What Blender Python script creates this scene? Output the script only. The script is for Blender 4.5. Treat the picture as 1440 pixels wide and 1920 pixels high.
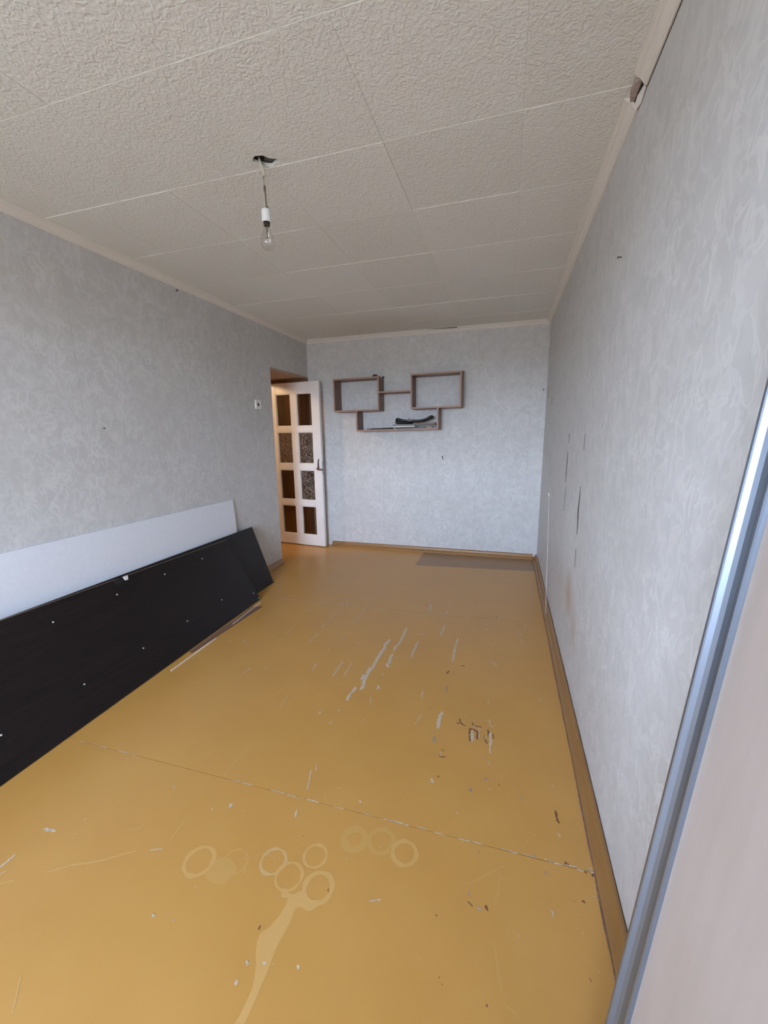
import bpy, bmesh, math, random
from mathutils import Vector, Matrix

random.seed(7)
for o in list(bpy.data.objects):
    bpy.data.objects.remove(o, do_unlink=True)
scene = bpy.context.scene
COL = scene.collection

# ------------------------------------------------------------------ camera
# room axes: x to the right, y towards the far wall, z up, metres
FPX = 758.13
cam_data = bpy.data.cameras.new('camera')
cam_data.sensor_fit = 'VERTICAL'
cam_data.sensor_height = 36.0
cam_data.lens = FPX / 1920.0 * 36.0
cam_data.clip_start = 0.02
cam = bpy.data.objects.new('camera', cam_data)
COL.objects.link(cam)
R_ = Vector((0.95810725, 0.28609387, -0.01344574))
D_ = Vector((0.04218285, -0.18738978, -0.98137948))
F_ = Vector((-0.28328625, 0.93969962, -0.19160776))
cam.matrix_world = Matrix(((R_.x, -D_.x, -F_.x, 0.0),
                           (R_.y, -D_.y, -F_.y, 0.0),
                           (R_.z, -D_.z, -F_.z, 1.3772),
                           (0, 0, 0, 1)))
scene.camera = cam

# ------------------------------------------------------------------ world: overcast sky seen through the window behind the camera
world = bpy.data.worlds.new('overcast_sky')
scene.world = world
world.use_nodes = True
wn = world.node_tree
wn.nodes.clear()
w_out = wn.nodes.new('ShaderNodeOutputWorld')
w_bg = wn.nodes.new('ShaderNodeBackground')
w_tc = wn.nodes.new('ShaderNodeTexCoord')
w_sep = wn.nodes.new('ShaderNodeSeparateXYZ')
w_ramp = wn.nodes.new('ShaderNodeValToRGB')
w_map = wn.nodes.new('ShaderNodeMapRange')
w_map.inputs[1].default_value = -1.0
w_map.inputs[2].default_value = 1.0
wn.links.new(w_tc.outputs['Generated'], w_sep.inputs[0])
wn.links.new(w_sep.outputs['Z'], w_map.inputs[0])
wn.links.new(w_map.outputs[0], w_ramp.inputs[0])
e = w_ramp.color_ramp.elements
e[0].position = 0.0;  e[0].color = (0.20, 0.20, 0.20, 1)
e[1].position = 1.0;  e[1].color = (0.42, 0.56, 0.92, 1)
k = e.new(0.495); k.color = (0.26, 0.26, 0.27, 1)
k = e.new(0.505); k.color = (1.12, 1.31, 1.64, 1)
k = e.new(0.70); k.color = (0.64, 0.81, 1.16, 1)
wn.links.new(w_ramp.outputs[0], w_bg.inputs['Color'])
w_bg.inputs['Strength'].default_value = 6.0
wn.links.new(w_bg.outputs[0], w_out.inputs['Surface'])

# window opening in the wall behind the camera
WX0, WX1, WZ0, WZ1, WY = -1.85, -0.35, 0.78, 2.20, -1.95
portal = bpy.data.lights.new('window_daylight', 'AREA')
portal.shape = 'RECTANGLE'
portal.size = WX1 - WX0
portal.size_y = WZ1 - WZ0
portal.cycles.is_portal = True
po = bpy.data.objects.new('window_daylight', portal)
COL.objects.link(po)
po.location = ((WX0 + WX1) / 2, WY - 0.12, (WZ0 + WZ1) / 2)
po.rotation_euler = (math.radians(90), 0, 0)      # shines towards +y

# colour management
scene.view_settings.view_transform = 'Standard'
scene.view_settings.look = 'None'
scene.view_settings.gamma = 1.0
scene.view_settings.use_curve_mapping = False
scene.view_settings.exposure = 2.75
scene.cycles.max_bounces = 10
scene.cycles.diffuse_bounces = 6
scene.cycles.transparent_max_bounces = 16

# ------------------------------------------------------------------ room numbers
XR, XL, YB, H = 0.3671, -2.2937, 4.5508, 2.45
YO, ZO = 3.7335, 2.0217          # door passage: near edge, soffit height
YF = WY                          # window wall

# ------------------------------------------------------------------ materials
def new_mat(name):
    m = bpy.data.materials.new(name)
    m.use_nodes = True
    nt = m.node_tree
    b = nt.nodes['Principled BSDF']
    return m, nt, b

def N(nt, kind, **kw):
    n = nt.nodes.new(kind)
    for k_, v in kw.items():
        if k_.startswith('i_'):
            key = k_[2:]
            key = int(key) if key.isdigit() else key.replace('_', ' ')
            n.inputs[key].default_value = v
        else:
            setattr(n, k_, v)
    return n

def L(nt, a, b):
    nt.links.new(a, b)

def ramp(nt, src, stops):
    r = N(nt, 'ShaderNodeValToRGB')
    el = r.color_ramp.elements
    el[0].position, el[0].color = stops[0][0], (*stops[0][1], 1)
    el[1].position, el[1].color = stops[-1][0], (*stops[-1][1], 1)
    for p, c in stops[1:-1]:
        q = el.new(p); q.color = (*c, 1)
    L(nt, src, r.inputs[0])
    return r

def mixc(nt, fac, a, b, mode='MIX'):
    m = N(nt, 'ShaderNodeMix', data_type='RGBA', blend_type=mode)
    for i, v in ((6, a), (7, b)):
        if hasattr(v, 'is_linked'): L(nt, v, m.inputs[i])
        else: m.inputs[i].default_value = (*v, 1)
    if hasattr(fac, 'is_linked'): L(nt, fac, m.inputs[0])
    else: m.inputs[0].default_value = fac
    return m.outputs[2]

def plain(name, col, rough=0.5, metal=0.0, spec=0.5, noise=0.0, nscale=40.0, bump=0.0):
    m, nt, b = new_mat(name)
    b.inputs['Roughness'].default_value = rough
    b.inputs['Metallic'].default_value = metal
    b.inputs['Specular IOR Level'].default_value = spec
    if noise or bump:
        g = N(nt, 'ShaderNodeNewGeometry')
        t = N(nt, 'ShaderNodeTexNoise', i_Scale=nscale, i_Detail=4.0)
        L(nt, g.outputs['Position'], t.inputs['Vector'])
        lo = tuple(c * (1 - noise) for c in col); hi = tuple(min(1, c * (1 + noise)) for c in col)
        r = ramp(nt, t.outputs['Fac'], [(0.3, lo), (0.7, hi)])
        L(nt, r.outputs[0], b.inputs['Base Color'])
        if bump:
            bp = N(nt, 'ShaderNodeBump', i_Strength=bump, i_Distance=0.002)
            L(nt, t.outputs['Fac'], bp.inputs['Height'])
            L(nt, bp.outputs[0], b.inputs['Normal'])
    else:
        b.inputs['Base Color'].default_value = (*col, 1)
    return m

def wallpaper(name, base, light, stain=False):
    """pale grey wallpaper with a curling leaf print and faint strip joints"""
    m, nt, b = new_mat(name)
    g = N(nt, 'ShaderNodeNewGeometry')
    pos = g.outputs['Position']
    warp = N(nt, 'ShaderNodeTexNoise', i_Scale=9.0, i_Detail=1.0)
    L(nt, pos, warp.inputs['Vector'])
    sc = N(nt, 'ShaderNodeVectorMath', operation='SCALE'); sc.inputs['Scale'].default_value = 0.05
    L(nt, warp.outputs['Color'], sc.inputs[0])
    ad = N(nt, 'ShaderNodeVectorMath', operation='ADD')
    L(nt, pos, ad.inputs[0]); L(nt, sc.outputs[0], ad.inputs[1])
    mp = N(nt, 'ShaderNodeMapping'); mp.inputs['Scale'].default_value = (1.0, 1.0, 0.72)
    L(nt, ad.outputs[0], mp.inputs[0])
    t = N(nt, 'ShaderNodeTexNoise', i_Scale=19.0, i_Detail=2.2, i_Roughness=0.55, i_Distortion=0.45)
    L(nt, mp.outputs[0], t.inputs['Vector'])
    # strokes: narrow band of the noise value
    st = ramp(nt, t.outputs['Fac'], [(0.44, (0, 0, 0)), (0.475, (1, 1, 1)), (0.525, (0.9, 0.9, 0.9)), (0.58, (0, 0, 0))])
    t2 = N(nt, 'ShaderNodeTexNoise', i_Scale=5.0, i_Detail=3.0)
    L(nt, pos, t2.inputs['Vector'])
    vary = ramp(nt, t2.outputs['Fac'], [(0.35, (0.35, 0.35, 0.35)), (0.65, (1, 1, 1))])
    fac = N(nt, 'ShaderNodeMath', operation='MULTIPLY')
    L(nt, st.outputs[0], fac.inputs[0]); L(nt, vary.outputs[0], fac.inputs[1])
    col = mixc(nt, fac.outputs[0], base, light)
    # second softer blotch layer
    t3 = N(nt, 'ShaderNodeTexNoise', i_Scale=12.0, i_Detail=2.0, i_Distortion=0.6)
    L(nt, ad.outputs[0], t3.inputs['Vector'])
    bl = ramp(nt, t3.outputs['Fac'], [(0.45, (0.95, 0.95, 0.95)), (0.55, (1.0, 1.0, 1.0))])
    col = mixc(nt, 1.0, col, bl.outputs[0], 'MULTIPLY')
    # paper strip joints every 0.53 m
    sp = N(nt, 'ShaderNodeSeparateXYZ'); L(nt, pos, sp.inputs[0])
    sm = N(nt, 'ShaderNodeMath', operation='ADD')
    L(nt, sp.outputs['X'], sm.inputs[0]); L(nt, sp.outputs['Y'], sm.inputs[1])
    pp = N(nt, 'ShaderNodeMath', operation='PINGPONG'); pp.inputs[1].default_value = 0.265
    L(nt, sm.outputs[0], pp.inputs[0])
    jl = ramp(nt, pp.outputs[0], [(0.0012, (0.90, 0.90, 0.90)), (0.0028, (1, 1, 1))])
    col = mixc(nt, 1.0, col, jl.outputs[0], 'MULTIPLY')
    # grime
    t4 = N(nt, 'ShaderNodeTexNoise', i_Scale=1.3, i_Detail=5.0)
    L(nt, pos, t4.inputs['Vector'])
    gr = ramp(nt, t4.outputs['Fac'], [(0.3, (0.95, 0.94, 0.925)), (0.6, (1, 1, 1))])
    col = mixc(nt, 1.0, col, gr.outputs[0], 'MULTIPLY')
    if stain:    # rubbed brown stains low on the wall
        for (cy, cz, ry, rz, amt) in ((2.36, 0.50, 0.16, 0.17, 0.75), (2.15, 0.40, 0.12, 0.17, 0.45), (2.75, 0.45, 0.3, 0.2, 0.16)):
            mm = N(nt, 'ShaderNodeMapping')
            mm.inputs['Location'].default_value = (0, -cy / ry, -cz / rz)
            mm.inputs['Scale'].default_value = (0, 1 / ry, 1 / rz)
            L(nt, ad.outputs[0], mm.inputs[0])
            ln = N(nt, 'ShaderNodeVectorMath', operation='LENGTH'); L(nt, mm.outputs[0], ln.inputs[0])
            sr = ramp(nt, ln.outputs['Value'], [(0.15, (amt, amt, amt)), (1.1, (0, 0, 0))])
            col = mixc(nt, sr.outputs[0], col, (0.46, 0.33, 0.22))
    L(nt, col, b.inputs['Base Color'])
    b.inputs['Roughness'].default_value = 0.55
    b.inputs['Specular IOR Level'].default_value = 0.35
    f2 = N(nt, 'ShaderNodeTexNoise', i_Scale=420.0, i_Detail=2.0)
    L(nt, pos, f2.inputs['Vector'])
    hsum = N(nt, 'ShaderNodeMath', operation='MULTIPLY_ADD'); hsum.inputs[1].default_value = 0.25
    L(nt, f2.outputs['Fac'], hsum.inputs[0]); L(nt, fac.outputs[0], hsum.inputs[2])
    bp = N(nt, 'ShaderNodeBump', i_Strength=0.25, i_Distance=0.0012)
    L(nt, hsum.outputs[0], bp.inputs['Height']); L(nt, bp.outputs[0], b.inputs['Normal'])
    return m

def tile_mat():
    """embossed foam ceiling tile"""
    m, nt, b = new_mat('embossed_foam')
    g = N(nt, 'ShaderNodeNewGeometry')
    t = N(nt, 'ShaderNodeTexNoise', i_Scale=54.0, i_Detail=1.3, i_Roughness=0.5, i_Distortion=1.3)
    L(nt, g.outputs['Position'], t.inputs['Vector'])
    st = ramp(nt, t.outputs['Fac'], [(0.36, (0, 0, 0)), (0.50, (0.45, 0.45, 0.45)), (0.66, (1, 1, 1))])
    t2 = N(nt, 'ShaderNodeTexNoise', i_Scale=300.0, i_Detail=2.0)
    L(nt, g.outputs['Position'], t2.inputs['Vector'])
    hs = N(nt, 'ShaderNodeMath', operation='MULTIPLY_ADD'); hs.inputs[1].default_value = 0.15
    L(nt, t2.outputs['Fac'], hs.inputs[0]); L(nt, st.outputs[0], hs.inputs[2])
    bp = N(nt, 'ShaderNodeBump', i_Strength=0.5, i_Distance=0.0032)
    L(nt, hs.outputs[0], bp.inputs['Height']); L(nt, bp.outputs[0], b.inputs['Normal'])
    oi = N(nt, 'ShaderNodeObjectInfo')
    tint = ramp(nt, oi.outputs['Random'], [(0.0, (0.765, 0.775, 0.73)), (1.0, (0.795, 0.805, 0.765))])
    L(nt, tint.outputs[0], b.inputs['Base Color'])
    b.inputs['Roughness'].default_value = 0.6
    b.inputs['Specular IOR Level'].default_value = 0.3
    return m

def floor_paint(name, c0, c1, patch=False, rough=0.345):
    m, nt, b = new_mat(name)
    g = N(nt, 'ShaderNodeNewGeometry'); pos = g.outputs['Position']
    t = N(nt, 'ShaderNodeTexNoise', i_Scale=3.0, i_Detail=5.0, i_Roughness=0.6)
    L(nt, pos, t.inputs['Vector'])
    r = ramp(nt, t.outputs['Fac'], [(0.3, c0), (0.7, c1)])
    col = r.outputs[0]
    if patch:      # older brown paint where furniture stood by the far wall
        s = N(nt, 'ShaderNodeSeparateXYZ'); L(nt, pos, s.inputs[0])
        wob = N(nt, 'ShaderNodeTexNoise', i_Scale=14.0, i_Detail=3.0); L(nt, pos, wob.inputs['Vector'])
        def step(sock, lo, hi):
            mr = N(nt, 'ShaderNodeMapRange'); mr.inputs[1].default_value = lo; mr.inputs[2].default_value = hi
            L(nt, sock, mr.inputs[0]); return mr.outputs[0]
        # edge slants slightly: y - 0.08*x
        sl = N(nt, 'ShaderNodeMath', operation='MULTIPLY_ADD'); sl.inputs[1].default_value = -0.09
        L(nt, s.outputs['X'], sl.inputs[0]); L(nt, s.outputs['Y'], sl.inputs[2])
        sx = step(s.outputs['X'], -0.885, -0.865); sy = step(sl.outputs[0], 4.075, 4.10)
        mu = N(nt, 'ShaderNodeMath', operation='MULTIPLY'); L(nt, sx, mu.inputs[0]); L(nt, sy, mu.inputs[1])
        sc = N(nt, 'ShaderNodeMath', operation='MULTIPLY'); sc.inputs[1].default_value = 0.6
        L(nt, mu.outputs[0], sc.inputs[0])
        col = mixc(nt, sc.outputs[0], col, (0.14, 0.075, 0.045))
    L(nt, col, b.inputs['Base Color'])
    rr = ramp(nt, t.outputs['Fac'], [(0.3, (max(.32, rough - .05),) * 3), (0.7, (rough + .06,) * 3)])
    L(nt, rr.outputs[0], b.inputs['Roughness'])
    b.inputs['Specular IOR Level'].default_value = 0.7
    t2 = N(nt, 'ShaderNodeTexNoise', i_Scale=6.0, i_Detail=4.0); L(nt, pos, t2.inputs['Vector'])
    bp = N(nt, 'ShaderNodeBump', i_Strength=0.12, i_Distance=0.004)
    L(nt, t2.outputs['Fac'], bp.inputs['Height']); L(nt, bp.outputs[0], b.inputs['Normal'])
    return m

def wood(name, dark, light, scale=(1, 1, 1), rough=0.45, bands=30.0):
    m, nt, b = new_mat(name)
    g = N(nt, 'ShaderNodeNewGeometry')
    mp = N(nt, 'ShaderNodeMapping'); mp.inputs['Scale'].default_value = scale
    L(nt, g.outputs['Position'], mp.inputs[0])
    t = N(nt, 'ShaderNodeTexNoise', i_Scale=bands, i_Detail=5.0, i_Roughness=0.6, i_Distortion=0.3)
    L(nt, mp.outputs[0], t.inputs['Vector'])
    r = ramp(nt, t.outputs['Fac'], [(0.32, dark), (0.68, light)])
    L(nt, r.outputs[0], b.inputs['Base Color'])
    b.inputs['Roughness'].default_value = rough
    return m

def thin_glass(name, tint, gloss_rough=0.02, pattern=False, reflect=0.10):
    m, nt, b = new_mat(name)
    nt.nodes.remove(b)
    out = nt.nodes['Material Output']
    tr = N(nt, 'ShaderNodeBsdfTransparent'); tr.inputs[0].default_value = (*tint, 1)
    gl = N(nt, 'ShaderNodeBsdfGlossy'); gl.inputs['Roughness'].default_value = gloss_rough
    gl.inputs['Color'].default_value = (0.95, 0.95, 0.95, 1)
    lw = N(nt, 'ShaderNodeLayerWeight'); lw.inputs['Blend'].default_value = 0.5
    pw = N(nt, 'ShaderNodeMath', operation='POWER'); pw.inputs[1].default_value = 3.0
    L(nt, lw.outputs['Facing'], pw.inputs[0])
    mul = N(nt, 'ShaderNodeMath', operation='MULTIPLY_ADD'); mul.inputs[1].default_value = 0.6; mul.inputs[2].default_value = reflect
    L(nt, pw.outputs[0], mul.inputs[0])
    mx = N(nt, 'ShaderNodeMixShader')
    L(nt, mul.outputs[0], mx.inputs[0]); L(nt, tr.outputs[0], mx.inputs[1]); L(nt, gl.outputs[0], mx.inputs[2])
    if pattern:
        g = N(nt, 'ShaderNodeNewGeometry')
        t = N(nt, 'ShaderNodeTexNoise', i_Scale=34.0, i_Detail=1.0, i_Distortion=2.0)
        L(nt, g.outputs['Position'], t.inputs['Vector'])
        st = ramp(nt, t.outputs['Fac'], [(0.45, (0, 0, 0)), (0.5, (1, 1, 1)), (0.55, (0, 0, 0))])
        bp = N(nt, 'ShaderNodeBump', i_Strength=1.0, i_Distance=0.006)
        L(nt, st.outputs[0], bp.inputs['Height'])
        L(nt, bp.outputs[0], gl.inputs['Normal'])
        # the raised ridges of the pressed pattern scatter light
        df = N(nt, 'ShaderNodeBsdfDiffuse'); df.inputs['Color'].default_value = (0.75, 0.64, 0.56, 1)
        sf = N(nt, 'ShaderNodeMath', operation='MULTIPLY'); sf.inputs[1].default_value = 0.55
        L(nt, st.outputs[0], sf.inputs[0])
        m2 = N(nt, 'ShaderNodeMixShader')
        L(nt, sf.outputs[0], m2.inputs[0]); L(nt, mx.outputs[0], m2.inputs[1]); L(nt, df.outputs[0], m2.inputs[2])
        mx = m2
    L(nt, mx.outputs[0], out.inputs['Surface'])
    return m

OC0, OC1 = (0.53, 0.272, 0.060), (0.575, 0.305, 0.073)
M = {}
M['paper'] = wallpaper('grey_leaf_wallpaper', (0.60, 0.605, 0.60), (0.675, 0.68, 0.675))
M['paper_r'] = wallpaper('grey_leaf_wallpaper_stained', (0.60, 0.605, 0.60), (0.675, 0.68, 0.675), stain=True)
M['tile'] = tile_mat()
M['slab'] = plain('grey_concrete', (0.16, 0.15, 0.14), 0.9, noise=0.2)
M['trim'] = plain('cream_foam_trim', (0.76, 0.73, 0.67), 0.5)
M['floor'] = floor_paint('ochre_floor_paint', OC0, OC1, patch=True)
M['skirt'] = floor_paint('brown_ochre_skirting_paint', (0.27, 0.135, 0.042), (0.32, 0.165, 0.05), rough=0.38)
M['stain'] = floor_paint('dried_pale_stain', (0.60, 0.345, 0.105), (0.635, 0.375, 0.12), rough=0.38)
M['stain_faint'] = floor_paint('faint_pale_stain', (0.555, 0.31, 0.082), (0.59, 0.335, 0.092), rough=0.37)
M['stain_grey'] = floor_paint('greyish_ring_stain', (0.57, 0.36, 0.14), (0.61, 0.39, 0.165), rough=0.38)
M['chip_light'] = plain('bare_grey_board', (0.56, 0.455, 0.335), 0.75, spec=0.15, noise=0.25, nscale=120)
M['chip_brown'] = plain('old_brown_paint', (0.20, 0.085, 0.035), 0.6, noise=0.3, nscale=120)
M['chip_grey'] = plain('greyed_worn_board', (0.40, 0.285, 0.17), 0.75, spec=0.15, noise=0.25, nscale=120)
M['scratch'] = plain('pale_scratch', (0.60, 0.37, 0.13), 0.5)
M['gap'] = plain('dark_gap', (0.012, 0.010, 0.009), 0.9)
M['plaster'] = plain('bare_pinkish_plaster', (0.42, 0.34, 0.30), 0.9, noise=0.15, nscale=60)
M['soffit'] = plain('beige_plaster', (0.42, 0.32, 0.25), 0.8, noise=0.08)
M['torn'] = plain('torn_white_paper', (0.85, 0.84, 0.80), 0.8)
M['white_paint'] = plain('white_door_enamel', (0.82, 0.81, 0.79), 0.32, noise=0.03, nscale=8)
M['pane_plain'] = thin_glass('door_glass', (0.72, 0.65, 0.58), 0.05, reflect=0.06)
M['pane_pat'] = thin_glass('patterned_door_glass', (0.50, 0.44, 0.40), 0.10, pattern=True, reflect=0.16)
M['brown_wall'] = wood('brown_wood_panelling', (0.17, 0.082, 0.036), (0.28, 0.145, 0.068), (1, 1, 0.06), 0.5, 26)
M['hall_wall'] = plain('beige_hall_paper', (0.48, 0.36, 0.24), 0.8, noise=0.05)
M['shelf'] = wood('walnut_laminate', (0.175, 0.092, 0.060), (0.255, 0.140, 0.095), (0.12, 1, 1), 0.45, 40)
M['shelf_edge'] = plain('pale_walnut_edging', (0.36, 0.22, 0.155), 0.5)
M['wenge'] = wood('dark_wenge_laminate', (0.0085, 0.006, 0.0055), (0.016, 0.011, 0.010), (1, 0.05, 1), 0.42, 60)
M['wenge'].node_tree.nodes['Principled BSDF'].inputs['Specular IOR Level'].default_value = 0.28
M['chipboard'] = plain('raw_chipboard', (0.50, 0.38, 0.26), 0.9, noise=0.3, nscale=400)
M['white_board'] = plain('white_hardboard', (0.74, 0.77, 0.82), 0.40, noise=0.02)
M['white_plastic'] = plain('white_plastic', (0.82, 0.82, 0.78), 0.35)
M['dowel'] = plain('pale_dowel', (0.78, 0.77, 0.72), 0.5)
M['strip_white'] = plain('white_edging', (0.86, 0.80, 0.72), 0.5)
M['strip_brown'] = wood('brown_wood_strip', (0.16, 0.085, 0.055), (0.24, 0.13, 0.085), (1, 0.1, 1), 0.5, 60)
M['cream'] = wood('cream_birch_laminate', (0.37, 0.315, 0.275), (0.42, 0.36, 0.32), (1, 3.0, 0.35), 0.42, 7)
M['alu'] = plain('brushed_aluminium', (0.22, 0.26, 0.32), 0.40, metal=0.85)
M['black'] = plain('black_plastic', (0.012, 0.013, 0.014), 0.38)
M['bronze'] = plain('worn_bronze', (0.24, 0.14, 0.10), 0.38, metal=0.6)
M['grime'] = plain('dark_joint_grime', (0.20, 0.115, 0.085), 0.8, noise=0.4, nscale=60)
M['dark_metal'] = plain('dark_bronze', (0.07, 0.045, 0.03), 0.40, metal=0.7)
M['steel'] = plain('dull_steel', (0.45, 0.45, 0.46), 0.35, metal=1.0)
M['grey_slat'] = plain('grey_slat', (0.20, 0.19, 0.18), 0.5)
M['bulb'] = thin_glass('clear_bulb_glass', (0.93, 0.93, 0.93), 0.02, reflect=0.08)
M['porcelain'] = plain('white_socket_plastic', (0.80, 0.84, 0.84), 0.3)
M['cable'] = plain('yellowed_cable', (0.58, 0.55, 0.44), 0.5)
M['tape'] = plain('grey_insulating_tape', (0.13, 0.115, 0.08), 0.6)

# ------------------------------------------------------------------ mesh helpers
WLOC = {}

def obj(name, verts, faces, mat, parent=None, smooth=False, origin=None):
    """one mesh object; verts are given in room coordinates"""
    if parent is not None:
        org = Vector(origin) if origin is not None else WLOC[parent.name]
    elif origin is not None:
        org = Vector(origin)
    else:
        xs = [v[0] for v in verts]; ys = [v[1] for v in verts]; zs = [v[2] for v in verts]
        org = Vector(((min(xs) + max(xs)) / 2, (min(ys) + max(ys)) / 2, min(zs)))
    me = bpy.data.meshes.new(name)
    me.from_pydata([tuple(Vector(v) - org) for v in verts], [], faces)
    me.materials.append(M[mat])
    bm = bmesh.new(); bm.from_mesh(me)
    bmesh.ops.recalc_face_normals(bm, faces=bm.faces)
    bm.to_mesh(me); bm.free()
    if smooth:
        for p in me.polygons: p.use_smooth = True
    o = bpy.data.objects.new(name, me)
    COL.objects.link(o)
    if parent is not None:
        o.parent = parent
        o.location = org - WLOC[parent.name]
    else:
        o.location = org
    WLOC[o.name] = org.copy()
    return o

def empty(name, loc):
    o = bpy.data.objects.new(name, None)
    COL.objects.link(o)
    o.location = loc
    o.empty_display_size = 0.05
    WLOC[o.name] = Vector(loc)
    return o

def tag(o, label=None, cat=None, group=None, kind=None):
    if label: o['label'] = label
    if cat: o['category'] = cat
    if group: o['group'] = group
    if kind: o['kind'] = kind
    return o

def merge(*parts):
    V, Fc = [], []
    for v, f in parts:
        n = len(V); V += list(v); Fc += [tuple(i + n for i in q) for q in f]
    return V, Fc

def box(x0, x1, y0, y1, z0, z1, bev=0.0, seg=1):
    if not bev:
        v = [(x, y, z) for z in (z0, z1) for y in (y0, y1) for x in (x0, x1)]
        return v, [(0, 1, 3, 2), (4, 6, 7, 5), (0, 4, 5, 1), (2, 3, 7, 6), (0, 2, 6, 4), (1, 5, 7, 3)]
    bm = bmesh.new()
    bmesh.ops.create_cube(bm, size=1)
    for v in bm.verts:
        v.co = Vector((x0 + (v.co.x + .5) * (x1 - x0), y0 + (v.co.y + .5) * (y1 - y0), z0 + (v.co.z + .5) * (z1 - z0)))
    bmesh.ops.bevel(bm, geom=bm.edges[:], offset=bev, segments=seg, affect='EDGES', profile=0.7)
    return take(bm)

def take(bm):
    bm.verts.index_update()
    v = [tuple(q.co) for q in bm.verts]; f = [tuple(w.index for w in p.verts) for p in bm.faces]
    bm.free()
    return v, f

def extrude(profile, p0, p1, ax, ay, closed=True):
    """profile [(a,b)] in directions ax, ay swept from p0 to p1"""
    p0, p1, ax, ay = Vector(p0), Vector(p1), Vector(ax), Vector(ay)
    n = len(profile)
    v = [tuple(p0 + ax * a + ay * b) for a, b in profile] + [tuple(p1 + ax * a + ay * b) for a, b in profile]
    f = [(i, (i + 1) % n, n + (i + 1) % n, n + i) for i in range(n if closed else n - 1)]
    if closed:
        f += [tuple(range(n)), tuple(range(2 * n - 1, n - 1, -1))]
    return v, f

def tube(pts, r, seg=8):
    pts = [Vector(p) for p in pts]
    rs = r if isinstance(r, (list, tuple)) else [r] * len(pts)
    v, f = [], []
    prev = None
    for i, p in enumerate(pts):
        t = (pts[min(i + 1, len(pts) - 1)] - pts[max(i - 1, 0)]).normalized()
        up = prev if prev is not None else (Vector((1, 0, 0)) if abs(t.x) < .9 else Vector((0, 1, 0)))
        a = (up - t * up.dot(t)).normalized(); b = t.cross(a); prev = a
        for s in range(seg):
            an = 2 * math.pi * s / seg
            v.append(tuple(p + (a * math.cos(an) + b * math.sin(an)) * rs[i]))
    for i in range(len(pts) - 1):
        for s in range(seg):
            s2 = (s + 1) % seg
            f.append((i * seg + s, i * seg + s2, (i + 1) * seg + s2, (i + 1) * seg + s))
    f += [tuple(range(seg)), tuple(range((len(pts) - 1) * seg, len(pts) * seg))]
    return v, f

def lathe(prof, cx, cy, seg=24):
    """prof [(radius, z)] about a vertical axis"""
    v, f = [], []
    for r, z in prof:
        for s in range(seg):
            a = 2 * math.pi * s / seg
            v.append((cx + r * math.cos(a), cy + r * math.sin(a), z))
    for i in range(len(prof) - 1):
        for s in range(seg):
            s2 = (s + 1) % seg
            f.append((i * seg + s, i * seg + s2, (i + 1) * seg + s2, (i + 1) * seg + s))
    return v, f

def disc(c, n, r, h, seg=12):
    """short solid cylinder from c along n"""
    c, n = Vector(c), Vector(n).normalized()
    return tube([c, c + n * h], r, seg)

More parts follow.
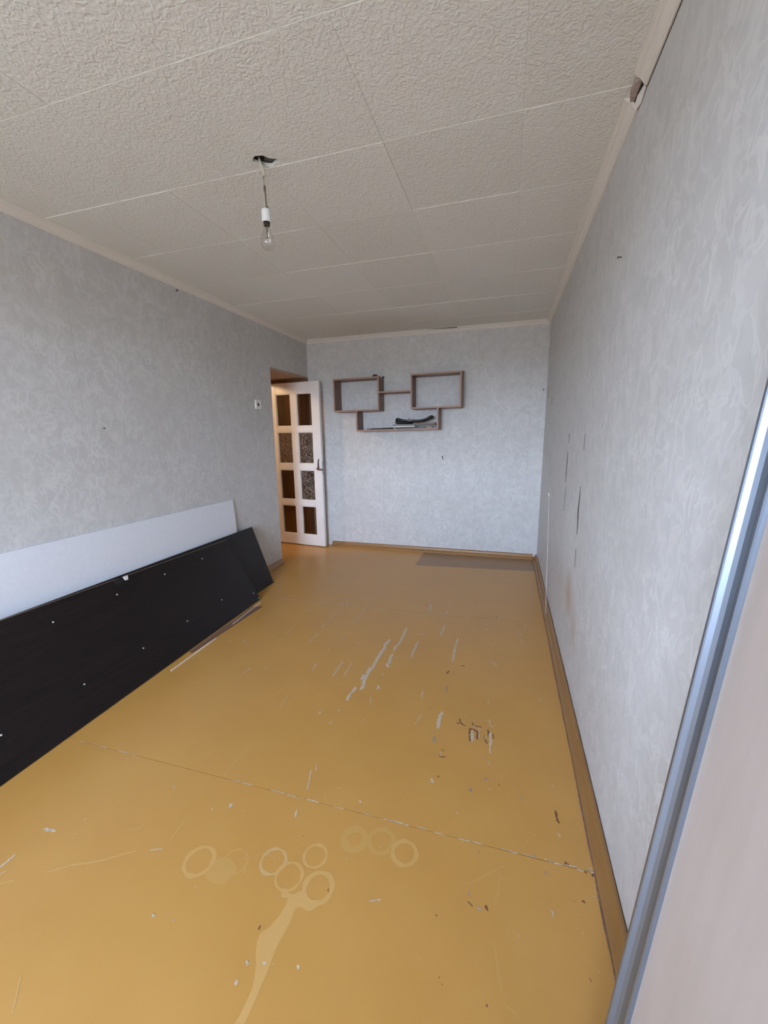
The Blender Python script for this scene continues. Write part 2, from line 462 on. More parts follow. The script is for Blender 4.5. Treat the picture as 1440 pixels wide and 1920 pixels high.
def flat(poly, z0, z1):
    """prism over a floor-plan polygon"""
    n = len(poly)
    v = [(x, y, z0) for x, y in poly] + [(x, y, z1) for x, y in poly]
    f = [tuple(range(n)), tuple(range(n, 2 * n))] + [(i, (i + 1) % n, n + (i + 1) % n, n + i) for i in range(n)]
    return v, f
DOWELS = [(1.341, 0.842), (1.708, 0.856), (2.074, 0.868), (2.442, 0.876), (1.321, 0.277), (1.683, 0.279), (2.043, 0.282), (2.407, 0.288), (2.752, 0.131), (0.958, 0.275), (2.782, 0.026)]
CLIP = (1.811, 0.992)
HALL_W = 5.0
MARKS = {
 'L': [(0.0279,[(-0.706,2.426),(-0.712,2.291),(-0.71,2.13),(-0.722,2.047),(-0.717,1.952),(-0.706,1.857)]),(0.0206,[(-0.743,1.876),(-0.75,1.755)]),(0.0206,[(-0.63,2.622),(-0.627,2.418)]),(0.0218,[(-0.627,2.43),(-0.646,2.288)]),(0.0269,[(-0.639,2.251),(-0.633,2.1)]),(0.0175,[(-0.514,2.455),(-0.516,2.243)]),(0.0168,[(-0.375,2.74),(-0.381,2.57)]),(0.0168,[(-0.262,2.552),(-0.262,2.264)]),(0.0209,[(-0.621,1.919),(-0.619,1.885)]),(0.0209,[(-0.255,1.801),(-0.257,1.676)]),(0.024,[(-0.743,1.997),(-0.735,1.937)]),(0.0298,[(-0.723,2.069),(-0.723,2.013)]),(0.0092,[(-0.632,2.039),(-0.632,2.017)]),(0.0085,[(-1.215,2.377),(-1.218,2.243)]),(0.0063,[(-1.224,2.728),(-1.233,2.469)]),(0.0073,[(-1.019,2.988),(-1.035,2.81)]),(0.0063,[(-1.016,2.815),(-1.024,2.582)]),(0.0073,[(-1.024,2.389),(-1.02,2.317)]),(0.0114,[(-0.909,2.091),(-0.908,1.941)]),(0.0082,[(-0.85,2.098),(-0.845,1.954)]),(0.0095,[(-1.053,2.03),(-1.049,1.956)]),(0.0051,[(-0.35,1.751),(-0.364,1.679)]),(0.0124,[(-0.843,1.637),(-0.842,1.618)]),(0.0104,[(-0.758,1.586),(-0.765,1.572)]),(0.024,[(-0.535,3.065),(-0.526,2.962)]),(0.0146,[(-0.384,2.972),(-0.391,2.932)]),(0.0063,[(-0.375,3.159),(-0.384,3.072)]),(0.0133,[(-0.096,2.75),(-0.071,2.744)]),(0.0085,[(-0.378,1.935),(-0.375,1.882)]),(0.0085,[(-0.758,1.681),(-0.754,1.658)]),(0.0063,[(-0.634,1.822),(-0.618,1.749)]),(0.0073,[(-0.613,1.646),(-0.615,1.629)]),(0.0032,[(-0.623,2.221),(-0.528,2.239)]),(0.0041,[(-0.778,2.058),(-0.723,2.069)]),(0.0168,[(-0.264,2.56),(-0.256,2.545)]),(0.0082,[(-0.381,2.215),(-0.373,2.21)]),(0.0073,[(-0.43,2.206),(-0.424,2.201)]),(0.0051,[(-0.353,1.984),(-0.35,1.979)]),(0.0063,[(-0.034,1.95),(-0.036,1.919)]),(0.0041,[(0.144,2.815),(0.157,2.582)]),(0.0041,[(0.222,2.987),(0.173,2.839)]),(0.0041,[(0.221,2.048),(0.231,2.019)]),(0.0114,[(-0.031,2.328),(0.008,2.292)]),(0.0114,[(-0.489,2.58),(-0.518,2.542)]),(0.0085,[(-0.9,2.335),(-0.86,2.305)]),(0.0133,[(-1.43,2.721),(-1.463,2.696)]),(0.0095,[(-1.204,2.483),(-1.223,2.461)]),(0.0063,[(-1.049,2.212),(-1.052,2.185)]),(0.0073,[(-1.426,2.947),(-1.436,2.886)]),(0.0082,[(-1.222,2.956),(-1.204,2.896)]),(0.0092,[(-0.908,2.996),(-0.897,2.978)]),(0.0177,[(-0.096,1.711),(-0.094,1.668),(-0.094,1.637)]),(0.0155,[(-0.015,1.718),(-0.013,1.676),(-0.009,1.64)]),(0.0095,[(-0.015,1.642),(-0.012,1.59)]),(0.0051,[(-0.069,1.731),(-0.065,1.671)]),(0.0114,[(-0.092,1.745),(-0.09,1.735)]),(0.0073,[(-0.024,1.806),(-0.019,1.769),(-0.005,1.755)]),(0.0071,[(-0.159,1.743),(-0.153,1.732)]),(0.0073,[(-0.138,1.757),(-0.137,1.749)]),(0.0082,[(-0.222,1.541),(-0.216,1.519)]),(0.0063,[(-0.037,1.69),(-0.035,1.67)]),(0.002,[(-0.112,1.775),(-0.075,1.791),(0.004,1.803)]),(0.0051,[(-0.072,1.734),(-0.059,1.735)]),(0.0063,[(-0.015,1.542),(-0.014,1.526)]),(0.0041,[(0.038,1.484),(0.039,1.471)]),(0.0054,[(-0.011,1.402),(-0.003,1.412)]),(0.0082,[(0.231,1.489),(0.232,1.482)]),(0.0073,[(0.228,1.287),(0.237,1.276)]),(0.0063,[(0.185,1.034),(0.187,1.015)]),(0.0032,[(0.124,1.234),(0.124,1.225)]),(0.002,[(0.089,0.947),(0.089,0.933)]),(0.0032,[(0.103,1.338),(0.104,1.334)]),(0.0032,[(0.143,1.298),(0.143,1.293)]),(0.0032,[(0.129,1.263),(0.131,1.261)]),(0.0063,[(0.31,1.108),(0.311,1.105)]),(0.0022,[(-0.02,0.845),(-0.019,0.844)]),(0.0032,[(0.288,0.922),(0.289,0.919)]),(0.0054,[(0.177,1.182),(0.195,1.181)]),(0.0061,[(0.239,1.181),(0.275,1.184)]),(0.0104,[(0.312,1.19),(0.318,1.185)]),(0.0054,[(-0.056,1.176),(-0.019,1.176)]),(0.0054,[(-0.101,1.173),(-0.082,1.174)]),(0.0085,[(-0.468,0.714),(-0.463,0.707)]),(0.0102,[(-0.604,0.684),(-0.598,0.676)]),(0.0095,[(-0.559,0.694),(-0.554,0.69)]),(0.0114,[(-0.606,0.641),(-0.601,0.636)]),(0.0063,[(-0.723,1.294),(-0.694,1.204)]),(0.0051,[(-0.716,1.336),(-0.705,1.299)]),(0.0082,[(-0.694,1.116),(-0.684,1.089)]),(0.0175,[(-0.946,1.067),(-0.936,1.06)]),(0.0071,[(-1.005,1.034),(-0.998,1.03)]),(0.0092,[(-0.479,1.218),(-0.474,1.208)]),(0.0054,[(-0.336,0.909),(-0.304,0.921)]),(0.0133,[(-0.233,1.391),(-0.226,1.372)]),(0.0032,[(-0.869,0.797),(-0.866,0.795)]),(0.0041,[(-0.536,0.697),(-0.535,0.696)]),(0.0073,[(-1.226,1.078),(-1.211,1.072)]),(0.0032,[(-0.166,0.815),(-0.165,0.813)]),(0.0073,[(-0.119,1.271),(-0.116,1.266)]),(0.0136,[(-1.528,0.8),(-1.481,0.807)]),(0.0104,[(-1.528,0.665),(-1.527,0.709)]),(0.0063,[(-1.426,0.869),(-1.42,0.869)]),(0.0054,[(-1.224,1.071),(-1.217,1.08)]),(0.0041,[(-1.503,0.65),(-1.497,0.664)]),(0.0095,[(-0.935,0.7),(-0.926,0.696)]),(0.0073,[(-0.867,0.706),(-0.862,0.704)]),(0.0051,[(-1.098,0.846),(-1.064,0.861)]),(0.0041,[(-0.871,0.796),(-0.865,0.794)]),(0.0041,[(-1.407,0.819),(-1.402,0.817)]),(0.0114,[(-1.649,2.171),(-1.657,2.125)]),(0.0063,[(-1.419,1.885),(-1.422,1.817)]),(0.0063,[(-1.322,1.934),(-1.328,1.887)]),(0.0104,[(-1.737,2.132),(-1.752,2.108)]),(0.0082,[(-1.428,2.401),(-1.431,2.305)]),(0.0032,[(-1.074,1.734),(-1.06,1.614)]),(0.0114,[(-1.524,1.993),(-1.531,1.981)]),(0.0082,[(-1.764,2.466),(-1.762,2.485)])],
 'B': [(0.0146,[(-0.271,2.166),(-0.272,2.136)]),(0.0114,[(-0.203,2.239),(-0.182,2.24)]),(0.0095,[(0.186,2.668),(0.19,2.661)]),(0.0054,[(-0.315,1.816),(-0.313,1.81)]),(0.0092,[(-0.162,1.776),(-0.16,1.755),(-0.144,1.738),(-0.127,1.735)]),(0.0063,[(-0.174,1.744),(-0.158,1.736)]),(0.0092,[(-0.101,1.763),(-0.094,1.744),(-0.055,1.745)]),(0.0114,[(-0.113,1.718),(-0.093,1.72),(-0.073,1.709),(-0.072,1.659)]),(0.0104,[(-0.11,1.711),(-0.101,1.636)]),(0.0092,[(-0.045,1.69),(-0.037,1.669),(-0.027,1.642)]),(0.0114,[(-0.026,1.735),(-0.021,1.689)]),(0.0073,[(-0.006,1.716),(0.002,1.684)]),(0.0063,[(-0.224,1.53),(-0.217,1.511),(-0.195,1.521)]),(0.0041,[(-0.22,1.556),(-0.203,1.55)]),(0.0114,[(0.231,1.376),(0.232,1.349),(0.238,1.327)]),(0.0117,[(-0.0,0.992),(0.006,0.98)]),(0.0041,[(-0.054,0.989),(-0.038,0.979)]),(0.0165,[(0.24,1.186),(0.248,1.178)]),(0.0076,[(0.274,1.083),(0.282,1.082)]),(0.0032,[(0.251,1.079),(0.251,1.075)]),(0.0063,[(0.028,1.438),(0.031,1.432)]),(0.0032,[(0.262,0.901),(0.264,0.893)]),(0.0054,[(0.011,0.775),(0.013,0.772)]),(0.0073,[(0.297,1.176),(0.298,1.17)]),(0.0092,[(0.318,1.176),(0.318,1.166)]),(0.0073,[(-0.616,0.762),(-0.615,0.753)]),(0.0054,[(-0.468,0.904),(-0.466,0.897)]),(0.0104,[(-0.211,1.41),(-0.206,1.406)]),(0.0032,[(-0.624,1.033),(-0.621,1.031)]),(0.0051,[(-0.138,0.929),(-0.136,0.925)]),(0.0041,[(-0.109,0.794),(-0.107,0.792)]),(0.0041,[(-0.099,0.783),(-0.098,0.781)]),(0.0126,[(-1.774,2.481),(-1.753,2.476)])],
 'G': [(0.0209,[(-0.259,1.624),(-0.255,1.586)]),(0.0155,[(-0.258,2.02),(-0.255,1.969)]),(0.0155,[(-0.016,2.977),(-0.015,2.948)]),(0.0133,[(-0.034,2.6),(-0.031,2.586)]),(0.0177,[(-0.082,1.389),(-0.077,1.373)]),(0.0175,[(-0.025,1.453),(-0.016,1.44)]),(0.0126,[(0.115,1.404),(0.116,1.388)]),(0.0136,[(0.176,1.141),(0.181,1.132)]),(0.0114,[(-0.054,1.014),(-0.05,1.004)]),(0.0158,[(-0.021,0.982),(-0.014,0.976)]),(0.0095,[(-0.032,1.149),(-0.027,1.146)]),(0.0126,[(0.143,1.184),(0.147,1.176)])],
 'S': [(0.003,[(0.051,1.127),(0.033,1.111),(-0.033,1.056),(-0.084,1.022)]),(0.0032,[(0.033,1.108),(0.041,1.085),(0.031,1.036),(0.025,1.001)]),(0.0032,[(0.023,0.912),(0.035,0.86),(0.047,0.804)]),(0.0014,[(0.052,0.788),(0.074,0.782),(0.087,0.77)]),(0.0032,[(0.04,1.084),(0.054,1.085)]),(0.0082,[(-1.366,0.695),(-1.311,0.734),(-1.227,0.775),(-1.143,0.834)]),(0.0061,[(-1.063,0.895),(-1.066,0.965)]),(0.0051,[(-1.236,0.884),(-1.207,0.892),(-1.194,0.92)]),(0.0045,[(-1.06,1.404),(-1.059,1.175)]),(0.0051,[(-1.095,0.438),(-1.154,0.492)]),(0.0092,[(-1.441,0.648),(-1.471,0.632)])],
}
SPILL = [(-0.604,0.862),(-0.567,0.86),(-0.542,0.88),(-0.511,0.86),(-0.469,0.872),(-0.488,0.841),(-0.5,0.833),(-0.529,0.837),(-0.54,0.83),(-0.538,0.797),(-0.539,0.774),(-0.544,0.745),(-0.543,0.712),(-0.54,0.682),(-0.54,0.653),(-0.539,0.625),(-0.539,0.595),(-0.541,0.573),(-0.543,0.534),(-0.562,0.529),(-0.564,0.566),(-0.56,0.592),(-0.559,0.619),(-0.56,0.643),(-0.568,0.666),(-0.58,0.688),(-0.594,0.707),(-0.605,0.732),(-0.606,0.749),(-0.588,0.768),(-0.577,0.799),(-0.573,0.828),(-0.575,0.847),(-0.597,0.845)]
BLOB = [(-0.869,0.836),(-0.866,0.877),(-0.849,0.895),(-0.818,0.897),(-0.785,0.886),(-0.775,0.866),(-0.783,0.841),(-0.787,0.827),(-0.822,0.818),(-0.85,0.822)]

# =================================================================== THE SETTING
def struct(o, label=None):
    o['kind'] = 'structure'
    if label: o['label'] = label
    return o

# ---- floor: painted hardboard sheets with open joints at y = 1.17 and 2.89
floor = obj('floor', *box(XL - 0.10, XR + 0.10, YF - 0.1, YB + 0.1, -0.06, -0.0022), 'skirt')
struct(floor, 'ochre painted hardboard floor with worn scratches and ring stains')
def sheet(poly):
    v, f = flat(poly, -0.0025, 0.0)
    return obj('floor_sheet', v, f, 'floor', floor)
g = 0.0013
sheet([(XL, YF), (XR, YF), (XR, 1.180 - g), (XL, 1.150 - g)])
sheet([(XL, 1.150 + g), (XR, 1.180 + g), (XR, 2.930 - g), (XL, 2.842 - g)])
sheet([(XL, 2.842 + g), (XR, 2.930 + g), (XR, YB), (XL, YB)])

# wear on the paint: chips, bare streaks, scratches
def streak(pts, w, jag=0.55):
    P = [Vector((x, y, 0)) for x, y in pts]
    Ls = [(P[i + 1] - P[i]).length for i in range(len(P) - 1)]
    tot = sum(Ls)
    n = max(4, min(26, int(tot / max(w * 0.8, 0.004)) + 2))
    def at(d):
        for i, l in enumerate(Ls):
            if d <= l or i == len(Ls) - 1:
                t = d / l if l > 1e-6 else 0
                return P[i].lerp(P[i + 1], t), (P[i + 1] - P[i]).normalized()
            d -= l
    left, right = [], []
    for i in range(n + 1):
        p, t = at(tot * i / n)
        q = Vector((-t.y, t.x, 0))
        end = 0.35 if i in (0, n) else 1.0
        a = w * 0.5 * end * (1 - jag * random.random()); b = w * 0.5 * end * (1 - jag * random.random())
        s = random.uniform(-.2, .2) * w
        left.append(p + q * (a + s)); right.append(p - q * (b - s))
    ext = (P[0] - P[1]).normalized() * w * 0.3 if len(P) > 1 else Vector()
    left[0] += ext; right[0] += ext
    v, f = [], []
    for a, b in zip(left, right): v += [a, b]
    for i in range(n): f.append((2 * i, 2 * i + 1, 2 * i + 3, 2 * i + 2))
    return v, f

def wear(name, key, mat, z, grow=1.0):
    parts = []
    for w, pts in MARKS[key]:
        v, f = streak(pts, max(w * grow, 0.0022))
        zz = z + random.uniform(0, 0.0002)
        parts.append(([(p.x, p.y, zz) for p in v], f))
    return parts

light = wear('paint_chips', 'L', 'chip_light', 0.0008)
for i in range(95):        # flakes along the two joints
    if i < 48:
        x = random.choice([random.uniform(-1.9, -1.35), random.uniform(-1.1, -0.15), random.uniform(-.95, -.3), random.uniform(-0.15, 0.33)])
        y = 1.150 + (x - XL) * 0.0113; l = random.uniform(0.008, 0.05); w = random.uniform(0.002, 0.0055)
    else:
        x = random.choice([random.uniform(-1.9, -0.7), random.uniform(-1.95, -.9), random.uniform(-0.7, 0.0)])
        y = 2.842 + (x - XL) * 0.0331; l = random.uniform(0.03, 0.16); w = random.uniform(0.004, 0.007)
    y += random.uniform(-.0025, .0025)
    v, f = streak([(x, y), (x + l, y + l * (0.0113 if i < 48 else 0.033))], w)
    light.append(([(p.x, p.y, 0.0008 + i * 1e-6) for p in v], f))
for _ in range(80):        # tiny specks
    x, y = random.uniform(-1.8, 0.3), random.uniform(0.7, 3.0)
    s = random.uniform(0.001, 0.0025)
    v, f = streak([(x, y), (x + random.uniform(-.004, .004), y + 0.003)], s * 2)
    light.append(([(p.x, p.y, 0.0008 + i * 1e-6) for p in v], f))
o = obj('bare_paint_chips', *merge(*light), 'chip_light', floor); o['kind'] = 'stuff'; o['label'] = 'pale chips where the floor paint is worn through'
o = obj('brown_paint_chips', *merge(*wear('', 'B', '', 0.0006)), 'chip_brown', floor); o['kind'] = 'stuff'; o['label'] = 'dark brown chips of older floor paint'
o = obj('grey_worn_spots', *merge(*wear('', 'G', '', 0.0007)), 'chip_grey', floor); o['kind'] = 'stuff'; o['label'] = 'greyish worn spots in the floor paint'
o = obj('fine_scratches', *merge(*wear('', 'S', '', 0.0005, 0.8)), 'scratch', floor); o['kind'] = 'stuff'; o['label'] = 'long pale scratches in the floor paint'

# ring marks of pots and the dried spill
def ring(cx, cy, ro, ri, mat, sx=1.0, arc=(0, 360), z=0.0003):
    n = 40; v, f = [], []
    ph = random.uniform(0, 6)
    for i in range(n + 1):
        a = math.radians(arc[0] + (arc[1] - arc[0]) * i / n)
        wob = 1 + 0.03 * math.sin(3 * a + ph) + 0.02 * math.sin(7 * a + ph)
        for r in (ri * (2 - wob), ro * wob):
            v.append((cx + r * math.cos(a) * sx, cy + r * math.sin(a), z))
    for i in range(n):
        f.append((2 * i, 2 * i + 1, 2 * i + 3, 2 * i + 2))
    return obj('ring_stain', v, f, mat, floor)
ring(-0.913, 0.863, 0.052, 0.040, 'stain')
ring(-0.798, 0.893, 0.044, 0.037, 'stain_faint', z=0.00034)
ring(-0.707, 0.897, 0.050, 0.046, 'stain_faint', arc=(20, 215))
ring(-0.677, 0.930, 0.045, 0.036, 'stain_grey', z=0.00042)
ring(-0.604, 0.903, 0.046, 0.037, 'stain', z=0.0005)
ring(-0.552, 0.984, 0.041, 0.033, 'stain')
ring(-0.500, 0.900, 0.050, 0.036, 'stain', z=0.00055)
ring(-0.445, 1.073, 0.049, 0.025, 'stain_faint')
ring(-0.356, 1.092, 0.050, 0.034, 'stain_faint', z=0.00036)
ring(-0.269, 1.075, 0.046, 0.033, 'stain', z=0.00042)
ring(-0.580, 1.211, 0.040, 0.036, 'stain_faint')
v, f = [(x, y, 0.00045) for x, y in SPILL], [tuple(range(len(SPILL)))]
obj('spill_stain', v, f, 'stain', floor)['label'] = 'dried pale run of spilt liquid on the ochre floor'
v, f = [(x, y, 0.00026) for x, y in BLOB], [tuple(range(len(BLOB)))]
obj('spill_stain', v, f, 'stain_faint', floor)

# ---- walls
wr = struct(obj('wall_right', *box(XR, XR + 0.10, YF - 0.1, YB + 0.1, -0.06, H + 0.10), 'paper_r'), 'long right wall in pale grey leaf wallpaper with torn seams')
wb = struct(obj('wall_back', *box(XL, XR, YB, YB + 0.10, -0.06, H + 0.10), 'paper'), 'far end wall in pale grey leaf wallpaper')
wl = struct(obj('wall_left', *merge(box(XL - 0.10, XL, YF - 0.1, YO, -0.06, H + 0.10),
                                    box(XL - 0.10, XL, YO, YB, ZO + 0.02, H + 0.10)), 'paper'), 'left wall in pale grey leaf wallpaper')
obj('opening_soffit', *box(-2.86, XL, YO, YB, ZO, ZO + 0.02), 'soffit', wl)
obj('opening_top', *box(-2.86, XL - 0.10, YO, YB, ZO + 0.02, H), 'soffit', wl)
# window wall behind the camera
struct(obj('wall_front', *merge(box(XL, WX0, YF - 0.25, YF, -0.06, H + 0.1), box(WX1, XR, YF - 0.25, YF, -0.06, H + 0.1),
                                box(WX0, WX1, YF - 0.25, YF, -0.06, WZ0), box(WX0, WX1, YF - 0.25, YF, WZ1, H + 0.1)), 'paper'),
       'window wall in pale grey wallpaper')
win = struct(empty('window_1', ((WX0 + WX1) / 2, YF - 0.12, WZ0)), 'white framed window with three casements')
fw = 0.055
obj('window_frame', *merge(box(WX0, WX1, YF - .15, YF - .08, WZ0, WZ0 + fw), box(WX0, WX1, YF - .15, YF - .08, WZ1 - fw, WZ1),
                           box(WX0, WX0 + fw, YF - .15, YF - .08, WZ0 + fw, WZ1 - fw), box(WX1 - fw, WX1, YF - .15, YF - .08, WZ0 + fw, WZ1 - fw)), 'white_paint', win)
for i in (1, 2):
    xm = WX0 + (WX1 - WX0) * i / 3
    obj('mullion', *box(xm - .04, xm + .04, YF - .15, YF - .08, WZ0 + fw, WZ1 - fw), 'white_paint', win)
obj('window_sill', *box(WX0 - .08, WX1 + .08, YF - .10, YF + .16, WZ0 - .035, WZ0, 0.006), 'white_paint', win)

# door passage and the hallway behind it
struct(obj('wall_passage', *box(-4.10, XL, YB, YB + 0.10, -0.06, H + 0.1), 'brown_wall'), 'dark brown panelling behind the open door')
struct(obj('wall_partition', *merge(box(-2.86, XL - 0.10, YO - 0.10, YO, -0.06, H + 0.1), box(-2.92, -2.83, YO, YB, 1.995, H + 0.1),
                                    box(-2.92, -2.83, YO, YO + 0.03, -0.06, 1.995)), 'soffit'), 'plastered side of the door passage')
struct(obj('floor_hallway', *box(-4.10, XL - 0.10, 2.40, YB + 0.1, -0.06, 0.0), 'floor'), 'ochre painted floor of the hallway')
v, f = flat([(XL - 0.10, YO), (XL, YO), (XL, YB), (XL - 0.10, YB)], -0.05, 0.0)
obj('threshold_board', v, f, 'floor', floor)
struct(obj('wall_hallway', *merge(box(-4.20, -4.10, 2.30, YB + 0.1, -0.06, H + 0.1), box(-4.10, XL - 0.10, 2.30, 2.40, -0.06, H + 0.1)), 'hall_wall'), 'beige hallway wall')
struct(obj('ceiling_hallway', *box(-4.20, XL - 0.1, 2.30, YB + 0.1, H, H + 0.10), 'trim'), 'hallway ceiling')
hl = bpy.data.lights.new('hallway_lamp_light', 'POINT')
hl.energy = HALL_W; hl.color = (1.0, 0.68, 0.40); hl.shadow_soft_size = 0.06
ho = bpy.data.objects.new('hallway_lamp_light', hl); COL.objects.link(ho); ho.location = (-3.45, 3.55, 2.15)

# ---- ceiling: concrete slab and glued foam tiles
ceil = struct(obj('ceiling', *box(XL - 0.1, XR + 0.1, YF - 0.1, YB + 0.1, H + 0.018, H + 0.12), 'slab'), 'ceiling clad in embossed cream foam tiles')
XS = [XL, -1.9916, -1.4916, -0.9916, -0.4916, 0.0084, XR]
YS = [YF, -1.8155, -1.3155, -0.8155, -0.3155, 0.1845, 0.6845, 1.1845, 1.6845, 2.1845, 2.6845, 3.1845, 3.6845, 4.1845, YB]
HOLE_L = [(-1.006, 1.614), (-1.018, 1.626), (-1.016, 1.640), (-1.004, 1.652)]
HOLE_R = [(-0.978, 1.676), (-0.962, 1.682), (-0.946, 1.672), (-0.918, 1.664), (-0.922, 1.648), (-0.948, 1.632), (-0.962, 1.612)]
tile_mesh = {}
gp = 0.0003; gx = 0.00006
for i in range(len(XS) - 1):
    for j in range(len(YS) - 1):
        x0, x1, y0, y1 = XS[i] + gx, XS[i + 1] - gx, YS[j] + gp, YS[j + 1] - gp
        zj = random.uniform(-0.0010, 0.0010)
        z0, z1 = H + zj, H + 0.0115
        if j == 7 and i == 2:        # tile with the cable hole broken out of its edge
            poly = [(x0, y0), (x1, y0), (x1, 1.606)] + HOLE_L + [(x1, 1.664), (x1, y1), (x0, y1)]
            obj('ceiling_tile', *flat(poly, z0, z1), 'tile', ceil, origin=((x0 + x1) / 2, (y0 + y1) / 2, H))
        elif j == 7 and i == 3:
            poly = [(x0, y0), (x1, y0), (x1, y1), (x0, y1), (x0, 1.664)] + HOLE_R + [(x0, 1.606)]
            obj('ceiling_tile', *flat(poly, z0, z1), 'tile', ceil, origin=((x0 + x1) / 2, (y0 + y1) / 2, H))
        else:
            key = (round(x1 - x0, 3), round(y1 - y0, 3))
            c = ((x0 + x1) / 2, (y0 + y1) / 2, H)
            if key not in tile_mesh:
                tile_mesh[key] = t = obj('ceiling_tile', *box(x0, x1, y0, y1, H, H + 0.0115, 0.0009), 'tile', ceil, origin=c)
            else:
                t = tile_mesh[key].copy(); COL.objects.link(t)
                t.location = Vector(c) - WLOC[ceil.name]
                t.location.z += zj
            # each row hangs a little proud along its window-side edge
            t.rotation_euler = (random.uniform(.0012, .0052), random.uniform(-.0008, .0008), random.uniform(-.0008, .0008))
# dark conduit mouth behind the hole
obj('conduit_mouth', *lathe([(0.021, H + 0.0178), (0.021, H + 0.0120), (0.019, H + 0.0120), (0.0188, H + 0.0175), (0.0, H + 0.0175)], -0.993, 1.636, 14), 'gap', ceil)

# ---- crown trims (stepped foam moulding)
CP = [(0, 0), (0.006, 0), (0.008, 0.004), (0.013, 0.007), (0.016, 0.014), (0.026, 0.025), (0.033, 0.028), (0.036, 0.034), (0.042, 0.036), (0.042, 0.042), (0, 0.042)]
zc = H - 0.041
struct(obj('trim_1', *extrude(CP, (XL, YF, zc), (XL, YB, zc), (1, 0, 0), (0, 0, 1)), 'trim'), 'cream moulding along the left ceiling edge')
struct(obj('trim_2', *extrude(CP, (XL, YB, zc), (XR, YB, zc), (0, -1, 0), (0, 0, 1)), 'trim'), 'cream moulding along the far ceiling edge')
t3 = struct(obj('trim_3', *extrude(CP, (XR, YF, zc), (XR, 1.635, zc), (-1, 0, 0), (0, 0, 1)), 'trim'), 'near length of cream moulding on the right ceiling edge')
struct(obj('trim_4', *extrude(CP, (XR, 1.735, zc), (XR, YB, zc), (-1, 0, 0), (0, 0, 1)), 'trim'), 'far length of cream moulding on the right ceiling edge')
# broken gap between the two lengths: bare plaster, dark slot and torn paper
v, f = flat([(XR - 0.031, 1.650), (XR - 0.012, 1.640), (XR - 0.010, 1.700), (XR - 0.016, 1.765), (XR - 0.024, 1.740), (XR - 0.034, 1.700)], H - 0.016, H - 0.001)
br = obj('moulding_break', v, f, 'plaster', t3)
obj('dark_slot', *box(XR - 0.013, XR - 0.001, 1.637, 1.735, H - 0.020, H - 0.001), 'gap', t3)
v = [(XR - 0.003, 1.650, H - 0.020), (XR - 0.006, 1.640, H - 0.045), (XR - 0.004, 1.690, H - 0.052), (XR - 0.008, 1.728, H - 0.046), (XR - 0.012, 1.742, H - 0.030), (XR - 0.012, 1.700, H - 0.022)]
v2 = [(x + 0.002, y, z) for x, y, z in v]
obj('torn_paper', v + v2, [tuple(range(6)), tuple(range(11, 5, -1))] + [(i, (i + 1) % 6, 6 + (i + 1) % 6, 6 + i) for i in range(6)], 'torn', t3)
# slit where the far moulding has come away from the tiles
v = [(-0.86, YB - 0.0435, H - 0.0045), (-0.55, YB - 0.0435, H - 0.0115), (-0.53, YB - 0.0435, H - 0.0040), (-0.86, YB - 0.0435, H - 0.0030)]
v2 = [(x, y + 0.004, z) for x, y, z in v]
obj('gap_above_moulding', v + v2, [(0, 1, 2, 3), (7, 6, 5, 4), (0, 4, 5, 1), (1, 5, 6, 2), (2, 6, 7, 3), (3, 7, 4, 0)], 'gap', bpy.data.objects['trim_2'])
v, f = box(XR - 0.0012, XR - 0.0002, 1.30, 1.635, zc - 0.004, zc + 0.001)
obj('gap_under_moulding', v, f, 'gap', t3)

# ---- skirting boards
BP = [(0, 0), (0.041, 0), (0.041, 0.010), (0.036, 0.016), (0.028, 0.020), (0.022, 0.030), (0.018, 0.042), (0.013, 0.050), (0.008, 0.052), (0, 0.052)]
b_r = struct(obj('baseboard_right', *extrude(BP, (XR - 0.001, YF, 0), (XR - 0.001, YB, 0), (-1, 0, 0), (0, 0, 1)), 'skirt'), 'brown painted skirting along the right wall')
struct(obj('baseboard_back', *extrude(BP, (-2.05, YB, 0), (XR - 0.041, YB, 0), (0, -1, 0), (0, 0, 1)), 'skirt'), 'brown painted skirting along the far wall')
struct(obj('baseboard_left', *extrude(BP, (XL, YF, 0), (XL, YO - 0.02, 0), (1, 0, 0), (0, 0, 1)), 'skirt'), 'brown painted skirting along the left wall')
# grimy joint between skirting and floor
v, f = [], []
for i in range(81):
    y = YF + (YB - 0.05 - YF) * i / 80
    v += [(XR - 0.0415, y, 0.0012), (XR - 0.0440 - 0.0035 * random.random(), y, 0.0009)]
f = [(2 * i, 2 * i + 1, 2 * i + 3, 2 * i + 2) for i in range(80)]
obj('joint_grime', v, f, 'grime', b_r)
# open crack between wallpaper and skirting
v, f = [], []
n = 60
for i in range(n + 1):
    y = 0.3 + (4.4 - 0.3) * i / n
    v += [(XR - 0.0015, y, 0.0515), (XR - 0.0015, y, 0.0545 + 0.004 * abs(math.sin(i * 1.7)) * random.random())]
for i in range(n): f.append((2 * i, 2 * i + 2, 2 * i + 3, 2 * i + 1))
v += [(x + 0.001, y, z) for x, y, z in v]; m_ = 2 * (n + 1)
f += [tuple(q + m_ for q in p[::-1]) for p in f]
obj('wallpaper_gap', v, f, 'gap', wr)

